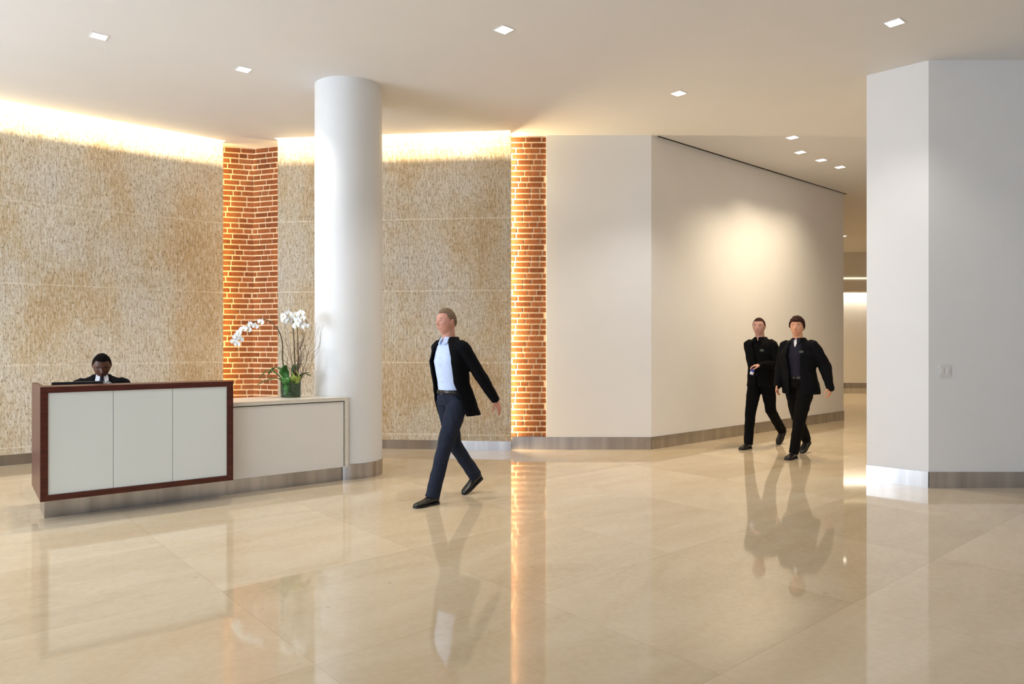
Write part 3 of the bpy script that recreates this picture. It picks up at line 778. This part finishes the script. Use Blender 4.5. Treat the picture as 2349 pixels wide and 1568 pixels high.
def person(label, loc, rz, J, st):
    pz = J['pelvis']; sk = st['skin']; bm = B()
    tube(bm, [pz, J['waist'], J['chest'], J['shline'], J['neck']], [(.135, .098), (.130, .092), (.155, .105), (.135, .075), (.060, .056)], 28, (0, 1, 0))
    tube(bm, [J['neck'] - V(0, 0, .03), J['neck'].lerp(J['head'], .45)], [.060, .055], 20)
    hm = Matrix.Translation(J['head']) @ Matrix.Rotation(st.get('hyaw', 0), 4, 'Z') @ Matrix.Rotation(st.get('hpitch', 0), 4, 'Y') @ Matrix.Scale(st.get('hs', 1.06), 4)
    tube(bm, [J['neck'], hm @ V(-.022, 0, -.055)], [.064, .058], 20)
    head_mesh(bm, hm)
    for s_ in ('L', 'R'):
        sh, el, wr = J['sh' + s_], J['el' + s_], J['wr' + s_]
        tube(bm, [sh, sh.lerp(el, .4), el, el.lerp(wr, .35), wr], [.046, .045, .037, .037, .025], 16)
        hip, kn, an = J['hip' + s_], J['kn' + s_], J['an' + s_]
        tube(bm, [hip, hip.lerp(kn, .4), kn, kn.lerp(an, .35), an], [.080, .074, .052, .050, .034], 16)
        yaw, pitch = J['foot' + s_]; f = Matrix.Rotation(yaw, 3, 'Z') @ Matrix.Rotation(pitch, 3, 'Y')
        tube(bm, [an, an + f @ V(.0, 0, -.035), an + f @ V(.08, 0, -.05)], [.033, .030, .020], 12)
        hd, hn, hs_, cu = J['hand' + s_]; hand(bm, wr, hd, hn, hs_, .35, cu)
    inv = hm.inverted()
    def paint(me):
        at = me.attributes.new('face_co', 'FLOAT_VECTOR', 'POINT'); out = []
        for v in me.vertices: out.extend(inv @ v.co)
        at.data.foreach_set('vector', out)
    body = settle('person', bm, .0055, [sk], None, 1, extra=paint)
    tag(body, label, 'person'); body.location = loc; body.rotation_euler = (0, 0, rz); body.scale = (st.get('scale', 1),) * 3
    for sy in (-1, 1):
        d = V(.90, sy * .40, .085).normalized(); e = head_co(d); c = hm @ V(e.x - .0076, sy * .0315, .009)
        eb = B(); ball(eb, c, .0118, 16); eo = obj('eye', eb, st.get('eyes', M['eyewhite']), body, True)
        if st.get('eyes'): continue
        ib = B(); look = (hm.to_3x3() @ V(1, 0, -.05 - st.get('lookdown', 0))).normalized(); ball(ib, c + look * .0070, .0064, 12); obj('iris', ib, M['iris'], eo, True)
    hb = B(); hair_mesh(hb, hm, st['cut']); obj('hair', hb, st['hair'], body, True)
    # trousers
    tb = B(); w_ = st.get('tw', 1.0)
    tube(tb, [pz + V(0, 0, -.07), pz, J['belt']], [(.150 * w_, .112 * w_), (.165 * w_, .125 * w_), (.148, .112)], 28, (0, 1, 0), False)
    for s_ in ('L', 'R'): pantleg(tb, J['hip' + s_], J['kn' + s_], J['an' + s_], w_)
    settle('trousers', tb, .009, [st['trouser']], body, 2, .006, (16, 16, 9), st.get('seed', 0))
    # shirt
    sb = B(); bt = J['belt']
    tube(sb, [bt + V(0, 0, -.03), J['waist'], J['chest'], J['shline'], J['neck'] + V(0, 0, -.012)], [(.146, .110), (.148, .112), (.172, .120), (.150, .090), (.074, .069)], 32, (0, 1, 0), False)
    if st.get('shirtsleeve'):
        for s_ in ('L', 'R'): sleeve(sb, J['sh' + s_], J['el' + s_], J['wr' + s_], .95)
    shirt = settle('shirt', sb, .008, [st['shirt']], body, 2, .004, (10, 10, 12), 3 + st.get('seed', 0))
    # collar band and points
    nk = J['neck']; up = (J['head'] - nk).normalized()
    cb = B(); shell(cb, [(nk + V(0, 0, -.030), .078, .074, .079, .12, 0), (nk + V(.0, 0, .0), .070, .066, .070, .16, 0), (nk + V(.004, 0, .028), .064, .062, .065, .25, 0)], .006, 40)
    for sy in (-1, 1):
        a, b_, c_, d_ = nk + V(.066, sy * .012, .018), nk + V(.040, sy * .058, .024), nk + V(.070, sy * .060, -.030), nk + V(.100, sy * .028, -.052)
        q = [cb.verts.new(x) for x in (a, b_, c_, d_)]; q2 = [cb.verts.new(x + V(.006, 0, .001)) for x in (a, b_, c_, d_)]
        cb.faces.new(q); cb.faces.new(q2[::-1])
        for i in range(4): cb.faces.new((q[i], q[(i + 1) % 4], q2[(i + 1) % 4], q2[i]))
    obj('collar', cb, st.get('collar', st['shirt']), body, False)
    if st.get('tee'):
        ub = B(); rows = []
        for i in range(13):
            t_ = i / 12; z = nk.z + .004 - .092 * t_; hw = .034 * (1 - t_) ** .9 + .0015; row = []
            for k in range(9):
                y = hw * (k - 4) / 4; hit = shirt.ray_cast(V(1, y, z), V(-1, 0, 0))
                xf = nk.x + math.sqrt(.071 ** 2 - y * y); x = max(hit[1].x if hit[0] else 0, xf)
                row.append((ub.verts.new((x + .0085, y, z)), ub.verts.new((x - .004, y, z))))
            rows.append(row)
        for a, b in zip(rows, rows[1:]):
            for k in range(8):
                ub.faces.new((a[k][0], a[k + 1][0], b[k + 1][0], b[k][0])); ub.faces.new((a[k + 1][1], a[k][1], b[k][1], b[k + 1][1]))
        obj('undershirt', ub, M['white_shirt'], body, True)
    if st.get('tie'):
        ti = B(); tube(ti, [nk + V(.078, 0, .0), nk + V(.098, 0, -.04), nk + V(.128, 0, -.14), J['waist'] + V(.118, 0, 0)], [(.012, .009), (.010, .008), (.026, .005), (.032, .005)], 12, (0, 1, 0))
        obj('tie', ti, st['tie'], body, True)
    if st.get('buttons'):
        for k in range(5):
            p = J['chest'].lerp(bt, -.1 + k * .26); bb = B(); ball(bb, p + V(.122 - .002 * k, 0, 0), (.003, .006, .006), 10); obj('button', bb, M['white_shirt'], body, True)
    # belt
    bb = B(); shell(bb, [(bt + V(0, 0, -.022), .122, .122, .157, .0, 0), (bt + V(0, 0, .014), .118, .118, .154, .0, 0)], .008, 48); obj('belt', bb, M['leather'], body, True)
    # jacket
    if st.get('jacket'):
        jk = st['jacket']; jb = B(); jw = jk.get('w', 1); hem = J['hem']; o1, o2, o3, o4 = jk['open']; yw = jk.get('yaw', 0)
        shell(jb, [(hem, .150 * jw, .165 * jw, .205 * jw, o1, yw), (J['pelvis'].lerp(hem, .35) + V(0, 0, .05), .146 * jw, .156 * jw, .196 * jw, o1 * .95, yw), (J['waist'], .138 * jw, .142 * jw, .178 * jw, o2, yw * .6),
                   (J['chest'], .146 * jw, .146 * jw, .200 * jw, o3, yw * .3), (J['shline'] + V(0, 0, -.03), .122, .128, .192, o4, 0), (J['shline'] + V(0, 0, .010), .104, .114, .160, o4 * 1.0, 0), (J['neck'] + V(-.004, 0, -.012), .086, .090, .110, o4 * 1.05, 0), (J['neck'] + V(-.012, 0, .030), .074, .078, .080, o4 * 1.2, 0)], .020)
        for sg, sh in ((1, J['shL']), (-1, J['shR'])): tube(jb, [J['neck'] + V(-.005, sg * .050, -.022), J['neck'].lerp(sh, .5) + V(0, sg * .02, -.024), sh + V(0, 0, -.004)], [.052, .058, .058], 16)
        for s_ in ('L', 'R'): sleeve(jb, J['sh' + s_], J['el' + s_], J['wr' + s_], jk.get('sw', 1.08), jk.get('ext', .97))
        jo = settle('jacket', jb, .0085, [jk['mat']], body, 2, jk.get('fold', .007), (9, 9, 7), 11 + st.get('seed', 0))
        if jk.get('emblem'):
            y0, z0 = jk['emblem']; 
            hit = jo.ray_cast(V(1.0, y0, z0), V(-1, 0, 0))
            if hit[0]:
                n = hit[2].normalized(); q = n.to_track_quat('Z', 'Y').to_matrix().to_4x4(); mx = Matrix.Translation(hit[1] + n * .003) @ q
                em = B()
                lathe(em, [(0, 0), (.030, 0), (.030, .002), (0, .002)], 24)
                for v in em.verts: v.co = mx @ V(v.co.x * .95, v.co.y * .6, v.co.z)
                obj('emblem', em, M['emblem'], jo)
    for s_ in ('L', 'R'):
        yaw, pitch = J['foot' + s_]; shoe(body, J['an' + s_], yaw, pitch)
    return body
def walk(lead='L', **kw):
    s_ = 1 if lead == 'L' else -1; t = 'R' if lead == 'L' else 'L'
    J = dict(pelvis=V(0, 0, .95), belt=V(.005, 0, 1.015), waist=V(.012, 0, 1.10), chest=V(.035, 0, 1.30), shline=V(.035, 0, 1.435), neck=V(.040, 0, 1.495), head=V(.072, 0, 1.662), hem=V(-.01, 0, .82),
             shL=V(.03, .175, 1.425), shR=V(.03, -.175, 1.425), footL=(0, 0), footR=(0, 0))
    J['hip' + lead] = V(.0, s_ * .088, .905); J['kn' + lead] = V(.165, s_ * .075, .495); J['an' + lead] = V(.275, s_ * .05, .088)
    J['hip' + t] = V(-.0, -s_ * .088, .905); J['kn' + t] = V(-.10, -s_ * .08, .495); J['an' + t] = V(-.345, -s_ * .06, .175)
    J['foot' + t] = (0, .48)
    J.update(kw); return J

# the man crossing the lobby in a dark blazer
J1 = walk('L', elL=V(-.125, .255, 1.165), wrL=V(-.275, .300, .935), elR=V(-.10, -.24, 1.17), wrR=V(-.12, -.22, .915), hem=V(-.055, .035, .79),
          handL=((-.45, .12, -.88), (.3, -.9, 0), (.9, .2, .1), [.28, .32, .36, .42]), handR=((.0, 0, -1), (0, 1, 0), (1, 0, 0), [.4, .4, .4, .4]))
wp = P(1037, 241)
person('person striding across the floor in black blazer, pale blue shirt and dark blue trousers', (wp.x, wp.y, 0), math.radians(226), J1,
       dict(skin=mskin('ruddy_skin', (.62, .30, .22), (.42, .14, .12), (.20, .13, .08)), hair=M['hair_grey'], cut='cropped', trouser=M['navy_trouser'], shirt=M['blue_shirt'], buttons=True, scale=1.012, hyaw=-.05,
            jacket=dict(mat=M['black_cloth'], open=(.95, .80, .72, .55), w=1.04, yaw=.12, fold=.008)))
# the two men in black walking out of the hall
J3 = walk('L', elL=V(-.05, .30, 1.16), wrL=V(-.03, .375, .905), elR=V(-.02, -.25, 1.15), wrR=V(.12, -.235, .92), hem=V(-.02, .01, .80),
          handL=((.1, .0, -1), (0, -1, 0), (1, 0, 0), [.7, .7, .75, .8]), handR=((.3, 0, -1), (0, 1, 0), (1, 0, 0), [.5, .5, .5, .5]))
p3 = P(1834, 174)
person('person in an open black jacket over a slate shirt, right one of the walking pair', (p3.x, p3.y, 0), math.radians(224), J3,
       dict(skin=mskin('warm_skin', (.60, .30, .19), (.42, .14, .11), (.05, .02, .012)), hair=M['hair_dark'], cut='full', trouser=M['black_warm'], shirt=M['plum_shirt'], tee=True, scale=1.018, tw=1.08, seed=5, hyaw=.22,
            jacket=dict(mat=M['black_cloth'], open=(.30, .32, .36, .42), w=1.16, sw=1.40, ext=1.06, fold=.010, emblem=(.10, 1.345))))
J2 = walk('R', elL=V(.02, .25, 1.15), wrL=V(.235, .115, 1.145), elR=V(-.14, -.225, 1.16), wrR=V(-.20, -.17, .92), hem=V(-.01, 0, .84),
          handL=((.35, -.9, -.12), (-.2, .1, -1), (.8, .5, .1), [.55, .60, .62, .66]), handR=((.1, 0, -1), (0, 1, 0), (1, 0, 0), [.5, .5, .5, .5]))
J2['anL'] = V(-.50, .04, .205); J2['knL'] = V(-.10, .085, .50); J2['footL'] = (0, .75)
p2 = P(1747, 160.5)
per2 = person('person in all black holding a small cup, left one of the walking pair', (p2.x, p2.y, 0), math.radians(223), J2,
       dict(skin=mskin('pink_skin', (.58, .31, .24), (.42, .15, .12), (.07, .035, .02)), hair=M['hair_dark'], cut='cropped', trouser=M['black_warm'], shirt=M['black_warm'], scale=1.03, seed=9, tw=1.02, hyaw=.25,
            jacket=dict(mat=M['black_warm'], open=(.04, .04, .05, .30), w=1.0, sw=1.12, fold=.007, emblem=(.09, 1.34))))
# the cup in his left hand
mloc = Matrix.Translation((p2.x, p2.y, 0)) @ Matrix.Rotation(math.radians(223), 4, 'Z') @ Matrix.Scale(1.03, 4)
hp = mloc @ V(.275, .012, 1.060)
cup = tag(empty('paper_cup', hp), 'blue and white paper cup held at the waist of the person in black', 'cup')
cup.rotation_euler = (.15, .25, 0)
obj('cup_body', lathe(B(), [(0, -.055), (.023, -.055), (.029, .03), (.027, .03), (.022, -.050), (0, -.050)], 28), M['cup'], cup, True)
obj('cup_sleeve', lathe(B(), [(.0240, -.050), (.0250, -.050), (.0272, -.010), (.0262, -.010), (.0240, -.050)], 28), M['cup_white'], cup, True)

# receptionist seated behind the desk
DSK = mskin('deep_brown_skin', (.10, .038, .020), (.13, .035, .03), (.012, .008, .006))
rp = desk_pt(.62, 1.33)
J4 = dict(pelvis=V(0, 0, .575), belt=V(.0, 0, .64), waist=V(.005, 0, .73), chest=V(.02, 0, .96), shline=V(.03, 0, 1.085), neck=V(.040, 0, 1.135), head=V(.092, 0, 1.253), hem=V(0, 0, .56),
          shL=V(.03, .195, 1.065), shR=V(.03, -.195, 1.065), elL=V(.10, .27, .83), elR=V(.10, -.27, .83), wrL=V(.34, .17, .815), wrR=V(.34, -.17, .815),
          hipL=V(.0, .09, .57), hipR=V(0, -.09, .57), knL=V(.40, .12, .565), knR=V(.40, -.12, .565), anL=V(.33, .12, .088), anR=V(.33, -.12, .088), footL=(0, 0), footR=(0, 0),
          handL=((1, -.25, -.12), (0, 0, -1), (0, -1, 0), [.3, .3, .32, .35]), handR=((1, .25, -.12), (0, 0, -1), (0, 1, 0), [.3, .3, .32, .35]))
person('person in a black suit and white collar seated behind the reception desk, looking down', (rp.x, rp.y, 0), math.atan2(-.79, .613) + math.radians(-6), J4,
       dict(skin=DSK, hair=M['hair_black'], cut='cropped', trouser=M['black_cloth'], shirt=M['white_shirt'], tie=M['plum_shirt'], hpitch=.42, lookdown=.3, seed=14, eyes=DSK,
            jacket=dict(mat=M['black_cloth'], open=(.2, .25, .42, .50), w=1.02, fold=.004)))
ch = tag(empty('office_chair', (rp.x, rp.y, 0), math.atan2(-.79, .613)), 'dark office chair under the seated receptionist, hidden behind the desk', 'chair')
obj('seat', box(B(), -.22, .26, -.24, .24, .395, .455, .02), M['chairfab'], ch)
obj('backrest', box(B(), -.29, -.235, -.21, .21, .56, .96, .02), M['chairfab'], ch)
obj('back_post', tube(B(), [(-.08, 0, .37), (-.30, 0, .38), (-.31, 0, .60)], [.015] * 3, 10), M['plastic_black'], ch, True)
obj('column', tube(B(), [(0, 0, .10), (0, 0, .385)], [.026] * 2, 16, None, False), M['steel'], ch, True)
for k in range(5):
    a = k * 2 * PI / 5 + .63
    leg = obj('leg', tube(B(), [(0, 0, .10), (.27 * math.cos(a), .27 * math.sin(a), .075)], [.022, .015], 10), M['plastic_black'], ch, True)
    obj('caster', tube(B(), [(.27 * math.cos(a) - .012, .27 * math.sin(a), .028), (.27 * math.cos(a) + .012, .27 * math.sin(a), .028)], [.0275] * 2, 16, None, False), M['plastic_black'], leg, True)
